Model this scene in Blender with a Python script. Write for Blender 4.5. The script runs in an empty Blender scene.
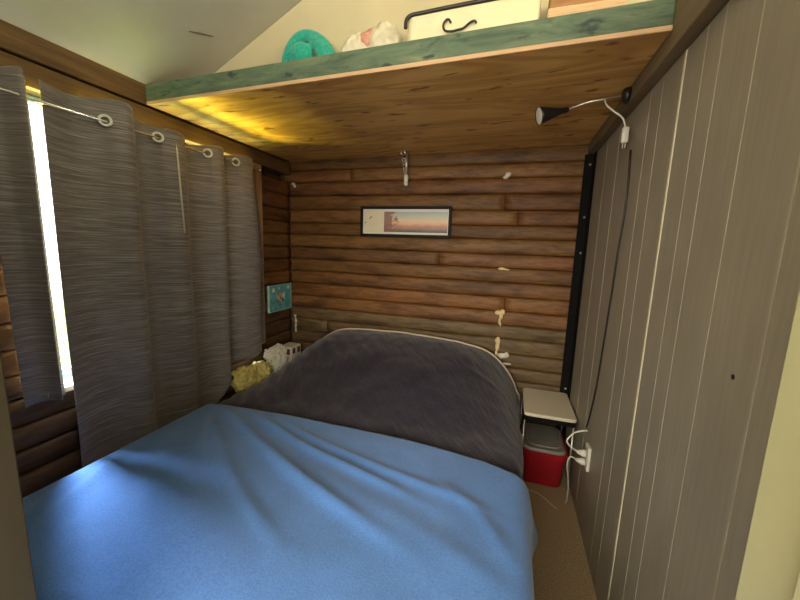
import bpy, bmesh, math, random
from mathutils import Vector, Matrix, noise as mnoise
SC = bpy.context.scene
COL = SC.collection
random.seed(7)

# ------------------------------------------------------------------ scene frame
XR, XL, YB = 0.475, -1.85, 2.70          # partition on the right, window wall on the left, log wall behind
BEAM_Z = 2.20                            # underside of the loft plywood
SEAMS = [0.0, 0.09, 0.195, 0.30, 0.405, 0.51, 0.61, 0.716, 0.83, 0.933, 1.038, 1.147, 1.255, 1.361, 1.462,
         1.571, 1.67, 1.778, 1.893, 2.003, 2.10, 2.2]

# ------------------------------------------------------------------ materials
def new_mat(name):
    m = bpy.data.materials.new(name); m.use_nodes = True
    nt = m.node_tree
    return m, nt, nt.nodes['Principled BSDF']

def N(nt, kind, **kw):
    n = nt.nodes.new(kind)
    for k, v in kw.items():
        if k.startswith('_'): n.inputs[k[1:].replace('_', ' ')].default_value = v
        else: setattr(n, k, v)
    return n

def ramp(nt, fac, stops):
    r = nt.nodes.new('ShaderNodeValToRGB')
    el = r.color_ramp.elements
    while len(el) < len(stops): el.new(0.5)
    for e, (p, c) in zip(el, stops):
        e.position = p; e.color = (*c, 1) if len(c) == 3 else c
    nt.links.new(fac, r.inputs['Fac'])
    return r.outputs['Color']

def coords(nt, scale=(1, 1, 1), kind='Object'):
    tc = nt.nodes.new('ShaderNodeTexCoord'); mp = nt.nodes.new('ShaderNodeMapping')
    mp.inputs['Scale'].default_value = scale
    nt.links.new(tc.outputs[kind], mp.inputs['Vector'])
    return mp.outputs['Vector']

def mixc(nt, fac, a, b, blend='MIX'):
    m = nt.nodes.new('ShaderNodeMix'); m.data_type = 'RGBA'; m.blend_type = blend
    for sock, v in ((m.inputs['Factor'], fac), (m.inputs['A'], a), (m.inputs['B'], b)):
        if isinstance(v, (int, float)): sock.default_value = v
        elif isinstance(v, tuple): sock.default_value = (*v, 1)
        else: nt.links.new(v, sock)
    for i in m.inputs:
        if i.type == 'RGBA' and i.name == 'A':
            (nt.links.new(a, i) if not isinstance(a, tuple) else setattr(i, 'default_value', (*a, 1)))
        if i.type == 'RGBA' and i.name == 'B':
            (nt.links.new(b, i) if not isinstance(b, tuple) else setattr(i, 'default_value', (*b, 1)))
    return [o for o in m.outputs if o.type == 'RGBA'][0]

def noise(nt, vec, scale, detail=4, rough=0.55, dist=0.0):
    n = nt.nodes.new('ShaderNodeTexNoise')
    n.inputs['Scale'].default_value = scale; n.inputs['Detail'].default_value = detail
    n.inputs['Roughness'].default_value = rough; n.inputs['Distortion'].default_value = dist
    nt.links.new(vec, n.inputs['Vector'])
    return n.outputs['Fac']

def bump(nt, b, height, strength=0.3, dist=0.01):
    bp = nt.nodes.new('ShaderNodeBump')
    bp.inputs['Strength'].default_value = strength; bp.inputs['Distance'].default_value = dist
    nt.links.new(height, bp.inputs['Height']); nt.links.new(bp.outputs['Normal'], b.inputs['Normal'])

def mat(name, col, rough=0.6, metal=0.0, var=0.12, scale=12.0, stretch=(1, 1, 1), bmp=0.0, sheen=0.0, spec=0.5):
    """general procedural material: base colour with a noise variation and optional bump"""
    m, nt, b = new_mat(name)
    v = coords(nt, stretch)
    f = noise(nt, v, scale)
    lo = tuple(c * (1 - var) for c in col); hi = tuple(min(1, c * (1 + var)) for c in col)
    nt.links.new(ramp(nt, f, [(0.3, lo), (0.7, hi)]), b.inputs['Base Color'])
    b.inputs['Roughness'].default_value = rough; b.inputs['Metallic'].default_value = metal
    b.inputs['Specular IOR Level'].default_value = spec
    if sheen: b.inputs['Sheen Weight'].default_value = sheen
    if bmp: bump(nt, b, noise(nt, v, scale * 3), bmp, 0.004)
    return m

def log_material(name, stretch):
    m, nt, b = new_mat(name)
    at = nt.nodes.new('ShaderNodeVertexColor'); at.layer_name = 'log'
    v = coords(nt, stretch)
    f1 = noise(nt, v, 9, 6, 0.65, 0.6)
    f2 = noise(nt, coords(nt, tuple(s * 0.35 + 0.2 for s in stretch)), 7, 3)
    grain = ramp(nt, f1, [(0.28, (0.45, 0.42, 0.40)), (0.5, (0.9, 0.9, 0.9)), (0.72, (1.25, 1.22, 1.15))])
    blot = ramp(nt, f2, [(0.33, (0.55, 0.5, 0.48)), (0.5, (1, 1, 1)), (0.75, (1.2, 1.15, 1.05))])
    c = mixc(nt, 1.0, at.outputs['Color'], grain, 'MULTIPLY')
    c = mixc(nt, 1.0, c, blot, 'MULTIPLY')
    nt.links.new(c, b.inputs['Base Color'])
    b.inputs['Roughness'].default_value = 0.55
    b.inputs['Specular IOR Level'].default_value = 0.35
    bump(nt, b, f1, 0.35, 0.006)
    return m

def plywood_material():
    m, nt, b = new_mat('plywood')
    v = coords(nt, (0.5, 2.4, 1))
    f0 = noise(nt, v, 1.5, 3, 0.5, 1.2)                                         # broad rotary-cut figure
    w = nt.nodes.new('ShaderNodeMath'); w.operation = 'MULTIPLY'; w.inputs[1].default_value = 40
    nt.links.new(f0, w.inputs[0])
    sn = nt.nodes.new('ShaderNodeMath'); sn.operation = 'SINE'; nt.links.new(w.outputs[0], sn.inputs[0])
    mr = N(nt, 'ShaderNodeMapRange'); mr.inputs['From Min'].default_value = -1; nt.links.new(sn.outputs[0], mr.inputs['Value'])
    g = ramp(nt, mr.outputs[0], [(0.0, (0.52, 0.29, 0.088)), (0.6, (0.66, 0.40, 0.13)), (1.0, (0.72, 0.45, 0.155))])
    f = noise(nt, coords(nt, (2.2, 7, 1)), 2.6, 2, 0.5, 0.3)                     # dark football patches
    k = ramp(nt, f, [(0.625, (0, 0, 0)), (0.69, (.9, .9, .9))])
    c = mixc(nt, k, g, (0.15, 0.06, 0.018))
    f2 = noise(nt, coords(nt, (2, 30, 1)), 3, 4)
    c = mixc(nt, 1.0, c, ramp(nt, f2, [(0.3, (0.88, 0.86, 0.84)), (0.7, (1.06, 1.06, 1.06))]), 'MULTIPLY')
    nt.links.new(c, b.inputs['Base Color']); b.inputs['Roughness'].default_value = 0.5
    return m

def green_board_material():
    m, nt, b = new_mat('worn_green_paint')
    v = coords(nt, (1.0, 3, 5))
    f = noise(nt, v, 4.5, 6, 0.7, 0.6)
    c = ramp(nt, f, [(0.28, (0.03, 0.06, 0.045)), (0.45, (0.085, 0.135, 0.085)), (0.6, (0.135, 0.19, 0.115)), (0.75, (0.25, 0.26, 0.15))])
    f2 = noise(nt, coords(nt, (3, 3, 9)), 3.1, 3)
    c = mixc(nt, ramp(nt, f2, [(0.60, (0, 0, 0)), (0.70, (1, 1, 1))]), c, (0.03, 0.055, 0.05))
    nt.links.new(c, b.inputs['Base Color']); b.inputs['Roughness'].default_value = 0.6
    bump(nt, b, f, 0.2, 0.004)
    return m

def curtain_material():
    m, nt, b = new_mat('slub_weave_fabric')
    v = coords(nt, (1, 1.8, 82))
    f = noise(nt, v, 2.6, 5, 0.7, 0.25)
    f2 = noise(nt, coords(nt, (1, 5, 190)), 3.0, 3)
    c = ramp(nt, f, [(0.33, (0.120, 0.108, 0.112)), (0.5, (0.215, 0.196, 0.198)), (0.66, (0.43, 0.40, 0.395))])
    c = mixc(nt, 1.0, c, ramp(nt, f2, [(0.3, (0.75, 0.75, 0.75)), (0.7, (1.2, 1.2, 1.2))]), 'MULTIPLY')
    nt.links.new(c, b.inputs['Base Color'])
    b.inputs['Roughness'].default_value = 0.6; b.inputs['Sheen Weight'].default_value = 0.25
    bump(nt, b, f, 0.4, 0.003)
    tr = nt.nodes.new('ShaderNodeBsdfTranslucent')
    tr.inputs['Color'].default_value = (0.5, 0.47, 0.45, 1)
    mx = nt.nodes.new('ShaderNodeMixShader')
    thin = ramp(nt, f, [(0.45, (0.015,) * 3), (0.72, (0.07,) * 3)])
    nt.links.new(thin, mx.inputs[0]); nt.links.new(b.outputs[0], mx.inputs[1]); nt.links.new(tr.outputs[0], mx.inputs[2])
    nt.links.new(mx.outputs[0], nt.nodes['Material Output'].inputs['Surface'])
    return m

def panel_material():
    m, nt, b = new_mat('grooved_panel_paint')
    v = coords(nt, (1, 14, 0.7))
    f = noise(nt, v, 6, 5, 0.6)
    f2 = noise(nt, coords(nt, (1, 1.3, 1.0)), 3, 3)
    c = ramp(nt, f, [(0.3, (0.275, 0.248, 0.196)), (0.7, (0.33, 0.298, 0.238))])
    c = mixc(nt, 1.0, c, ramp(nt, f2, [(0.3, (0.9, 0.9, 0.9)), (0.7, (1.06, 1.06, 1.06))]), 'MULTIPLY')
    nt.links.new(c, b.inputs['Base Color']); b.inputs['Roughness'].default_value = 0.42
    return m

def coords_rot(nt, scale, ang):
    v = coords(nt, scale); v.node.inputs['Rotation'].default_value = (0, 0, ang); v.node.vector_type = 'TEXTURE'
    v.node.inputs['Scale'].default_value = tuple(1 / q for q in scale)
    return v

def fleece_material(name, lo, hi, scale=90, sheen=0.5, rib=None, bmp=0.25):
    m, nt, b = new_mat(name)
    v = coords(nt, (1, 1, 1))
    f = noise(nt, v, scale, 3)
    f2 = noise(nt, v, 5, 3)
    c = ramp(nt, f, [(0.35, lo), (0.65, hi)])
    c = mixc(nt, 1.0, c, ramp(nt, f2, [(0.3, (0.9, 0.9, 0.9)), (0.7, (1.08, 1.08, 1.08))]), 'MULTIPLY')
    nt.links.new(c, b.inputs['Base Color'])
    b.inputs['Roughness'].default_value = 0.85; b.inputs['Sheen Weight'].default_value = sheen
    b.inputs['Specular IOR Level'].default_value = 0.2
    if rib:
        fr = noise(nt, coords_rot(nt, rib, .55), 1.0, 4)
        bump(nt, b, fr, bmp, 0.03)
    else:
        bump(nt, b, f, bmp, 0.003)
    return m

def print_material():
    """framed seascape: sky bands over pinkish rocks and a bright horizon"""
    m, nt, b = new_mat('landscape_print')
    tc = nt.nodes.new('ShaderNodeTexCoord'); sp = nt.nodes.new('ShaderNodeSeparateXYZ')
    nt.links.new(tc.outputs['Object'], sp.inputs[0])
    mr = N(nt, 'ShaderNodeMapRange'); mr.inputs['From Min'].default_value = -0.08; mr.inputs['From Max'].default_value = 0.08
    nt.links.new(sp.outputs['Z'], mr.inputs['Value'])
    nz = noise(nt, coords(nt, (9, 1, 30)), 1.2, 5)
    ad = N(nt, 'ShaderNodeMath', operation='MULTIPLY_ADD'); ad.inputs[1].default_value = 0.22; 
    nt.links.new(nz, ad.inputs[0]); nt.links.new(mr.outputs[0], ad.inputs[2])
    sb = N(nt, 'ShaderNodeMath', operation='SUBTRACT'); sb.inputs[1].default_value = 0.11
    nt.links.new(ad.outputs[0], sb.inputs[0])
    c = ramp(nt, sb.outputs[0], [(0.02, (0.13, 0.10, 0.09)), (0.2, (0.34, 0.24, 0.20)), (0.32, (0.62, 0.28, 0.22)),
                                 (0.42, (0.80, 0.50, 0.32)), (0.55, (0.80, 0.62, 0.42)), (0.75, (0.58, 0.60, 0.52)), (0.95, (0.42, 0.50, 0.50))])
    # rocks at the left of the print and a band of orange cloud at the right
    rk = noise(nt, coords(nt, (14, 1, 22)), 1.4, 4)
    mx = N(nt, 'ShaderNodeMapRange'); mx.inputs['From Min'].default_value = -0.23; mx.inputs['From Max'].default_value = -0.02
    mx.inputs['To Min'].default_value = 0.35; mx.inputs['To Max'].default_value = -0.35
    nt.links.new(sp.outputs['X'], mx.inputs['Value'])
    a2 = N(nt, 'ShaderNodeMath', operation='ADD'); nt.links.new(rk, a2.inputs[0]); nt.links.new(mx.outputs[0], a2.inputs[1])
    c = mixc(nt, ramp(nt, a2.outputs[0], [(0.56, (0, 0, 0)), (0.68, (0.85, 0.85, 0.85))]), c, (0.26, 0.12, 0.10))
    nt.links.new(c, b.inputs['Base Color']); b.inputs['Roughness'].default_value = 0.45
    return m

def blotch_material(name, stops, scale, stretch=(1, 1, 1), detail=2, rough=0.5):
    m, nt, b = new_mat(name)
    f = noise(nt, coords(nt, stretch), scale, detail)
    nt.links.new(ramp(nt, f, stops), b.inputs['Base Color']); b.inputs['Roughness'].default_value = rough
    return m

def glass_material():
    m, nt, b = new_mat('window_glass')
    t = nt.nodes.new('ShaderNodeBsdfTransparent'); g = nt.nodes.new('ShaderNodeBsdfGlossy')
    g.inputs['Roughness'].default_value = 0.02
    mx = nt.nodes.new('ShaderNodeMixShader')
    mx.inputs[0].default_value = .05; nt.links.new(t.outputs[0], mx.inputs[1]); nt.links.new(g.outputs[0], mx.inputs[2])
    nt.links.new(mx.outputs[0], nt.nodes['Material Output'].inputs['Surface'])
    return m

M = {}
M['log_x'] = log_material('stained_logs_back', (0.9, 6, 6))
M['log_y'] = log_material('stained_logs_side', (6, 0.9, 6))
M['ply'] = plywood_material()
M['ply_edge'] = mat('plywood_edge', (0.62, 0.40, 0.22), 0.6, var=0.15, scale=30, stretch=(0.3, 1, 8))
M['green'] = green_board_material()
M['curtain'] = curtain_material()
M['panel'] = panel_material()
M['joint'] = mat('joint_filler', (0.62, 0.57, 0.43), 0.6, var=0.08)
M['groove'] = mat('groove_line', (0.37, 0.34, 0.265), 0.6, var=0.1)
M['beam'] = mat('brown_beam', (0.125, 0.066, 0.022), 0.6, var=0.35, scale=5, stretch=(3, 0.7, 8), bmp=0.2)
M['beam_r'] = mat('grey_brown_beam', (0.17, 0.125, 0.07), 0.6, var=0.25, scale=5, stretch=(3, 0.7, 8), bmp=0.15)
M['ceiling'] = mat('ceiling_board', (0.50, 0.49, 0.42), 0.75, var=0.10, scale=2.2)
M['gable'] = mat('gable_board', (0.50, 0.44, 0.27), 0.7, var=0.10, scale=2.5)
M['carpet'] = mat('brown_carpet', (0.44, 0.33, 0.20), 0.95, var=0.35, scale=140, bmp=0.5, spec=0.1)
M['jamb_cream'] = mat('cream_paint', (0.33, 0.325, 0.22), 0.5, var=0.05)
M['jamb_brown'] = mat('olive_brown_stain', (0.045, 0.036, 0.016), 0.6, var=0.2, scale=5, stretch=(4, 4, 0.5))
M['plaster'] = mat('cream_wall', (0.62, 0.58, 0.45), 0.8, var=0.05)
M['light_stop'] = mat('light_stop_board', (0.12, 0.07, 0.035), 0.8)  # for the unseen boards added behind the log walls to block leaking light
M['trimwood'] = mat('trim_wood', (0.36, 0.22, 0.10), 0.55, var=0.3, scale=5, stretch=(4, 4, 0.6))
M['blue'] = fleece_material('blue_fleece', (0.072, 0.190, 0.52), (0.10, 0.25, 0.62), 160, 0.35, None, 0.3)
M['dark'] = fleece_material('charcoal_cotton', (0.015, 0.0115, 0.025), (0.026, 0.020, 0.040), 120, 0.3, (20, 4.5, 8), 0.5)
M['piping'] = mat('cream_piping', (0.62, 0.52, 0.40), 0.7)
M['mattress'] = mat('mattress_ticking', (0.5, 0.48, 0.44), 0.9)
M['bedwood'] = mat('bed_base_wood', (0.16, 0.09, 0.05), 0.6, var=0.3, scale=6, stretch=(1, 6, 6))
M['black'] = mat('black_plastic', (0.012, 0.011, 0.011), 0.4)
M['blacksteel'] = mat('black_steel', (0.006, 0.005, 0.005), 0.8, 0.0, spec=0.15)
M['steel'] = mat('bright_steel', (0.62, 0.60, 0.56), 0.3, 0.9)
M['chrome'] = mat('chrome', (0.8, 0.8, 0.78), 0.2, 1.0)
M['eyelet'] = mat('pale_metal_eyelet', (0.84, 0.86, 0.80), 0.3, 0.15)
M['white'] = mat('white_plastic', (0.72, 0.70, 0.62), 0.4, var=0.04)
M['cordcream'] = mat('cream_cord', (0.62, 0.55, 0.38), 0.5, var=0.05)
M['table'] = mat('cream_laminate', (0.72, 0.66, 0.52), 0.35, var=0.04, scale=4)
M['red'] = mat('red_plastic', (0.46, 0.012, 0.025), 0.38, var=0.08)
M['lid'] = mat('grey_plastic_lid', (0.27, 0.25, 0.21), 0.35, var=0.08)
M['teal_cloth'] = fleece_material('teal_towel', (0.015, 0.28, 0.205), (0.03, 0.40, 0.30), 70, 0.3, None, 0.3)
M['bag'] = mat('crumpled_white_bag', (0.62, 0.57, 0.42), 0.4, var=0.12, scale=18, bmp=0.4)
M['pinkstuff'] = mat('pink_cloth', (0.62, 0.30, 0.22), 0.8, var=0.2, scale=30)
M['case'] = mat('cream_canvas', (0.74, 0.68, 0.45), 0.7, var=0.06, scale=8)
M['carton'] = mat('brown_box_board', (0.33, 0.17, 0.06), 0.7, var=0.25, scale=6, stretch=(1, 4, 8))
M['yellow'] = blotch_material('yellow_crumpled_plastic', [(0.3, (0.52, 0.43, 0.10)), (0.7, (0.74, 0.66, 0.27))], 16)
M['foam'] = mat('dried_foam', (0.78, 0.62, 0.32), 0.7, var=0.15, scale=50, bmp=0.5)
M['foam_white'] = mat('white_filler', (0.72, 0.66, 0.56), 0.7, var=0.1, scale=50, bmp=0.4)
M['tealframe'] = blotch_material('mottled_teal_enamel', [(0.3, (0.06, 0.30, 0.37)), (0.55, (0.15, 0.48, 0.54)), (0.75, (0.34, 0.60, 0.58))], 22, detail=4)
M['teal_edge'] = mat('pale_teal_edge', (0.36, 0.62, 0.52), 0.5)
M['photo'] = blotch_material('snapshot', [(0.35, (0.05, 0.04, 0.04)), (0.47, (0.55, 0.30, 0.22)), (0.6, (0.72, 0.50, 0.42)), (0.7, (0.75, 0.72, 0.68))], 26, detail=1)
M['mount'] = mat('cream_mount', (0.74, 0.68, 0.50), 0.6, var=0.03)
M['mat_white'] = mat('white_mount', (0.74, 0.72, 0.64), 0.6, var=0.03)
M['print'] = print_material()
M['ink'] = mat('sepia_ink', (0.13, 0.10, 0.07), 0.7)
M['frame_black'] = mat('black_frame', (0.008, 0.007, 0.006), 0.6, spec=0.25)
M['glass'] = glass_material()
M['window_paint'] = mat('pale_blue_window_paint', (0.16, 0.42, 0.55), 0.5, var=0.08)
M['sill'] = mat('sill_wood', (0.45, 0.36, 0.25), 0.6, var=0.2, scale=6)
M['grass'] = mat('lawn', (0.30, 0.34, 0.10), 0.9, var=0.3, scale=6)
M['darkred_print'] = mat('dark_red_print', (0.16, 0.03, 0.03), 0.6)
M['dark_print'] = mat('dark_grey_print', (0.04, 0.04, 0.045), 0.6)
M['glassjar'] = mat('dark_blue_glass', (0.03, 0.04, 0.06), 0.12)

# ------------------------------------------------------------------ geometry helpers
def link(o, parent=None):
    COL.objects.link(o)
    if parent is not None: o.parent = parent
    return o

def obj(name, bm, m, parent=None, smooth=False):
    me = bpy.data.meshes.new(name); 
    bmesh.ops.recalc_face_normals(bm, faces=bm.faces[:])
    bm.to_mesh(me); bm.free()
    for mm in (m if isinstance(m, (list, tuple)) else [m]): me.materials.append(mm)
    if smooth:
        for p in me.polygons: p.use_smooth = True
    return link(bpy.data.objects.new(name, me), parent)

def obj_raw(name, verts, faces, m, parent=None, smooth=True, fix=True):
    bm = bmesh.new()
    vs = [bm.verts.new(v) for v in verts]
    for f in faces:
        try: bm.faces.new([vs[i] for i in f])
        except ValueError: pass
    return obj(name, bm, m, parent, smooth)

def box(bm, x0, x1, y0, y1, z0, z1, bev=0.0, seg=2, mi=0):
    r = bmesh.ops.create_cube(bm, size=1)
    vs = r['verts']
    for v in vs:
        v.co = Vector((x0 + (v.co.x + .5) * (x1 - x0), y0 + (v.co.y + .5) * (y1 - y0), z0 + (v.co.z + .5) * (z1 - z0)))
    fs = set(f for v in vs for f in v.link_faces)
    if bev:
        es = list(set(e for v in vs for e in v.link_edges))
        rr = bmesh.ops.bevel(bm, geom=es, offset=bev, segments=seg, affect='EDGES', profile=0.5)
        fs = set(rr['faces']) | set(f for f in fs if f.is_valid)
    for f in fs: f.material_index = mi
    return bm

def boxbm(*a, **k): return box(bmesh.new(), *a, **k)

def frame_of(d):
    d = d.normalized(); a = Vector((0, 0, 1)) if abs(d.z) < .9 else Vector((1, 0, 0))
    u = d.cross(a).normalized(); return u, d.cross(u).normalized()

def tube(bm, pts, r, seg=8, cap=True):
    pts = [Vector(p) for p in pts]; n = len(pts)
    rr = r if isinstance(r, (list, tuple)) else [r] * n
    rings = []; u = None
    for i, p in enumerate(pts):
        d = (pts[min(i + 1, n - 1)] - pts[max(i - 1, 0)])
        if d.length < 1e-9: d = Vector((0, 0, 1))
        if u is None: u, w = frame_of(d)
        else:
            d.normalize(); u = (u - d * u.dot(d)).normalized(); w = d.cross(u)
        rings.append([bm.verts.new(p + (u * math.cos(2 * math.pi * k / seg) + w * math.sin(2 * math.pi * k / seg)) * rr[i]) for k in range(seg)])
    for a, b in zip(rings, rings[1:]):
        for k in range(seg): bm.faces.new((a[k], a[(k + 1) % seg], b[(k + 1) % seg], b[k]))
    if cap: bm.faces.new(rings[0][::-1]); bm.faces.new(rings[-1])
    return bm

def spline(pts, n=8):
    P = [Vector(p) for p in pts]; out = []
    for i in range(len(P) - 1):
        p0, p1, p2, p3 = P[max(i - 1, 0)], P[i], P[i + 1], P[min(i + 2, len(P) - 1)]
        for k in range(n):
            t = k / n
            out.append(0.5 * ((2 * p1) + (p2 - p0) * t + (2 * p0 - 5 * p1 + 4 * p2 - p3) * t * t + (-p0 + 3 * p1 - 3 * p2 + p3) * t ** 3))
    out.append(P[-1]); return out

def torus(bm, c, nrm, R, r, seg=24, rs=8):
    u, w = frame_of(Vector(nrm)); c = Vector(c); n = Vector(nrm).normalized(); rings = []
    for i in range(seg):
        a = 2 * math.pi * i / seg; d = u * math.cos(a) + w * math.sin(a)
        rings.append([bm.verts.new(c + d * (R + r * math.cos(2 * math.pi * k / rs)) + n * r * math.sin(2 * math.pi * k / rs)) for k in range(rs)])
    for i in range(seg):
        a, b = rings[i], rings[(i + 1) % seg]
        for k in range(rs): bm.faces.new((a[k], a[(k + 1) % rs], b[(k + 1) % rs], b[k]))
    return bm

def lathe(bm, base, axis, prof, seg=20):
    u, w = frame_of(Vector(axis)); a = Vector(axis).normalized(); base = Vector(base); rings = []
    for r, h in prof:
        rings.append([bm.verts.new(base + a * h + (u * math.cos(2 * math.pi * k / seg) + w * math.sin(2 * math.pi * k / seg)) * max(r, 1e-4)) for k in range(seg)])
    for p, q in zip(rings, rings[1:]):
        for k in range(seg): bm.faces.new((p[k], p[(k + 1) % seg], q[(k + 1) % seg], q[k]))
    bm.faces.new(rings[0][::-1]); bm.faces.new(rings[-1])
    return bm

def blob(bm, c, rad, amp=0.2, freq=3.0, seed=0, sub=3):
    r = bmesh.ops.create_icosphere(bm, subdivisions=sub, radius=1)
    for v in r['verts']:
        d = v.co.normalized()
        k = 1 + amp * mnoise.noise(d * freq + Vector((seed * 3.7, seed * 1.3, 0))) + amp * .5 * mnoise.noise(d * freq * 2.3 + Vector((seed, 9, 2)))
        v.co = Vector(c) + Vector((d.x * rad[0], d.y * rad[1], d.z * rad[2])) * k
    return bm

def rest(bm, z):
    for v in bm.verts: v.co.z = max(v.co.z, z)
    return bm

def tag(o, label, cat, group=None):
    o['label'] = label; o['category'] = cat
    if group: o['group'] = group
    return o

def thing(name, label, cat, loc=(0, 0, 0), group=None):
    o = bpy.data.objects.new(name, None); COL.objects.link(o); o.location = loc; o.empty_display_size = 0.05
    return tag(o, label, cat, group)

def settle(root):
    """parts are modelled in world coordinates: keep them there under a moved Empty"""
    inv = Matrix.Translation(-root.location)
    for c in root.children:
        c.data.transform(inv)
        for g in c.children: g.data.transform(inv)

def struct(o): o['kind'] = 'structure'; return o
def lerp(a, b, t): return a + (b - a) * t
def sstep(a, b, x):
    t = max(0, min(1, (x - a) / (b - a))); return t * t * (3 - 2 * t)
def interp(pts, x):
    if x <= pts[0][0]: return pts[0][1]
    for (a, p), (b, q) in zip(pts, pts[1:]):
        if x <= b: return lerp(p, q, (x - a) / (b - a))
    return pts[-1][1]
def interp_s(pts, x):
    if x <= pts[0][0]: return pts[0][1]
    if x >= pts[-1][0]: return pts[-1][1]
    for i in range(len(pts) - 1):
        a, p = pts[i]; b, q = pts[i + 1]
        if x <= b:
            t = (x - a) / (b - a)
            m0 = (q - pts[i - 1][1]) / (b - pts[i - 1][0]) if i else (q - p) / (b - a)
            m1 = (pts[i + 2][1] - p) / (pts[i + 2][0] - a) if i + 2 < len(pts) else (q - p) / (b - a)
            h = b - a
            return (2*t**3-3*t*t+1)*p + (t**3-2*t*t+t)*h*m0 + (-2*t**3+3*t*t)*q + (t**3-t*t)*h*m1

# ------------------------------------------------------------------ log walls
def log_wall(name, axis, segs, m, crest, thick, sign):
    """half-round logs laid up in courses.  axis 'x': the wall runs along x and faces -y; axis 'y': runs along y and faces +x"""
    bm = bmesh.new(); lay = bm.loops.layers.float_color.new('log')
    rnd = random.Random(3 if axis == 'x' else 5)
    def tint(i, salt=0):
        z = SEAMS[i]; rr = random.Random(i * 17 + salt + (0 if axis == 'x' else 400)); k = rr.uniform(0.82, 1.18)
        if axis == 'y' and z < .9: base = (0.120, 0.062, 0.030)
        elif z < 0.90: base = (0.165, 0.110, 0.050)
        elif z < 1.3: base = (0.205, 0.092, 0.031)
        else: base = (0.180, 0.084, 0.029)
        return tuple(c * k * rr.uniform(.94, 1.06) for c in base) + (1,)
    for i in range(len(SEAMS) - 1):
        for (a0, a1, z0, z1) in segs:
            if SEAMS[i] < z0 - .02 or SEAMS[i + 1] > z1 + .02: continue
            cuts = [a0, a1]
            if axis == 'x':
                q = rnd.uniform(a0 + .4, a1 - .3)
                if i % 3 == 1: cuts = [a0, q, a1]
                if i == 17: cuts = [a0, -0.07, a1]
            for ci, (p, q) in enumerate(zip(cuts, cuts[1:])):
                col = tint(i, ci * 7); n = max(3, int((q - p) / .06)); rings = []
                off = rnd.uniform(-.004, .004); sd = rnd.uniform(0, 50)
                for j in range(n + 1):
                    a = lerp(p, q, j / n)
                    if cuts != [a0, a1]: a += .0025 * ((j == 0 and ci > 0) - (j == n and ci < len(cuts) - 2))
                    ring = []
                    zb, zt = SEAMS[i], SEAMS[i + 1]
                    wob = .0045 * mnoise.noise(Vector((a * 2.2, sd, 0))); dep = .005 * mnoise.noise(Vector((a * 1.6, sd, 7)))
                    for k in range(11):
                        th = math.pi * k / 10
                        z = (zb + zt) / 2 - math.cos(th) * (zt - zb) / 2 * .995
                        bulge = .036 * (math.sin(th) ** .42) + off + dep
                        d = crest - sign * (.036 - bulge)
                        z += wob * math.sin(th)
                        ring.append((d, z))
                    ring = [(crest - sign * thick, zb)] + ring + [(crest - sign * thick, zt)]
                    rings.append([bm.verts.new((a, d, z) if axis == 'x' else (d, a, z)) for d, z in ring])
                fs = []
                for A, B in zip(rings, rings[1:]):
                    L = len(A)
                    for k in range(L): fs.append(bm.faces.new((A[k], A[(k + 1) % L], B[(k + 1) % L], B[k])))
                fs.append(bm.faces.new(rings[0])); fs.append(bm.faces.new(rings[-1][::-1]))
                for f in fs:
                    f.smooth = True
                    for lp in f.loops: lp[lay] = col
    me = bpy.data.meshes.new(name); bmesh.ops.recalc_face_normals(bm, faces=bm.faces[:]); bm.to_mesh(me); bm.free(); me.materials.append(m)
    o = link(bpy.data.objects.new(name, me))
    return struct(o)

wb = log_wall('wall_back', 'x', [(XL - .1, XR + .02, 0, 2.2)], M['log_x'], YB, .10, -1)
obj('light_stop', boxbm(XL - .22, XR + .12, YB + .055, YB + .115, 0, 3.75), M['light_stop'], wb)  # unseen sheet added behind the logs and loft void to keep sky light out
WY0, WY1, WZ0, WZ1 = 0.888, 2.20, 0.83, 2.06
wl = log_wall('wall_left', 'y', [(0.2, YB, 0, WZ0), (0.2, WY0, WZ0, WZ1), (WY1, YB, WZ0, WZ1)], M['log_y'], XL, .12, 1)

bm = bmesh.new()
for a in ((.1, YB + .1, 0, WZ0 - .02), (.1, WY0 - .01, WZ0 - .0195, 2.30), (WY1 + .01, YB + .1, WZ0 - .0195, 2.30), (WY0 - .0095, WY1 + .0095, WZ1 + .02, 2.30)):
    box(bm, XL - .19, XL - .125, *a)
obj('light_stop', bm, M['light_stop'], wl)  # unseen boards added round the window opening to close light leaks between logs

# beams above the window
struct(obj('trim_1', boxbm(XL - .13, XL + .012, .2, YB - .002, 2.063, 2.160, .006), M['beam']))       # window head board
struct(obj('trim_2', boxbm(XL - .16, XL + .002, .2, YB - .002, 2.172, 2.30, .008), M['beam']))         # wall plate
# casing boards of the window
struct(obj('trim_3', boxbm(XL - .08, XL + .022, WY1 - .08, WY1 + .11, .70, 2.061, .004), M['trimwood']))

# window
def window():
    bm = bmesh.new(); x0, x1 = XL - .12, XL - .075
    f = .045; y0, y1, z0, z1 = WY0 + .055, WY1 - .082, WZ0 + .012, WZ1 - .001
    box(bm, x0, x1, y0, y0 + f, z0, z1, .004); box(bm, x0, x1, y1 - f, y1, z0, z1, .004)
    box(bm, x0, x1, y0 + f, y1 - f, z0, z0 + f, .004); box(bm, x0, x1, y0 + f, y1 - f, z1 - .028, z1, .004)
    ym = (y0 + y1) / 2; box(bm, x0, x1, ym - f / 2, ym + f / 2, z0 + f, z1 - .028, .004)
    w = struct(obj('window_1', bm, M['window_paint']))
    for a, b in ((y0 + f, ym - f / 2), (ym + f / 2, y1 - f)):
        obj('window_pane', boxbm(x0 + .02, x0 + .024, a, b, z0 + f, z1 - .028), M['glass'], w)
    obj('window_sill', boxbm(XL - .075, XL + .040, WY0 + .012, WY1 - .082, WZ0 - .012, WZ0 + .012, .004), M['sill'], w)
window()

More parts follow.
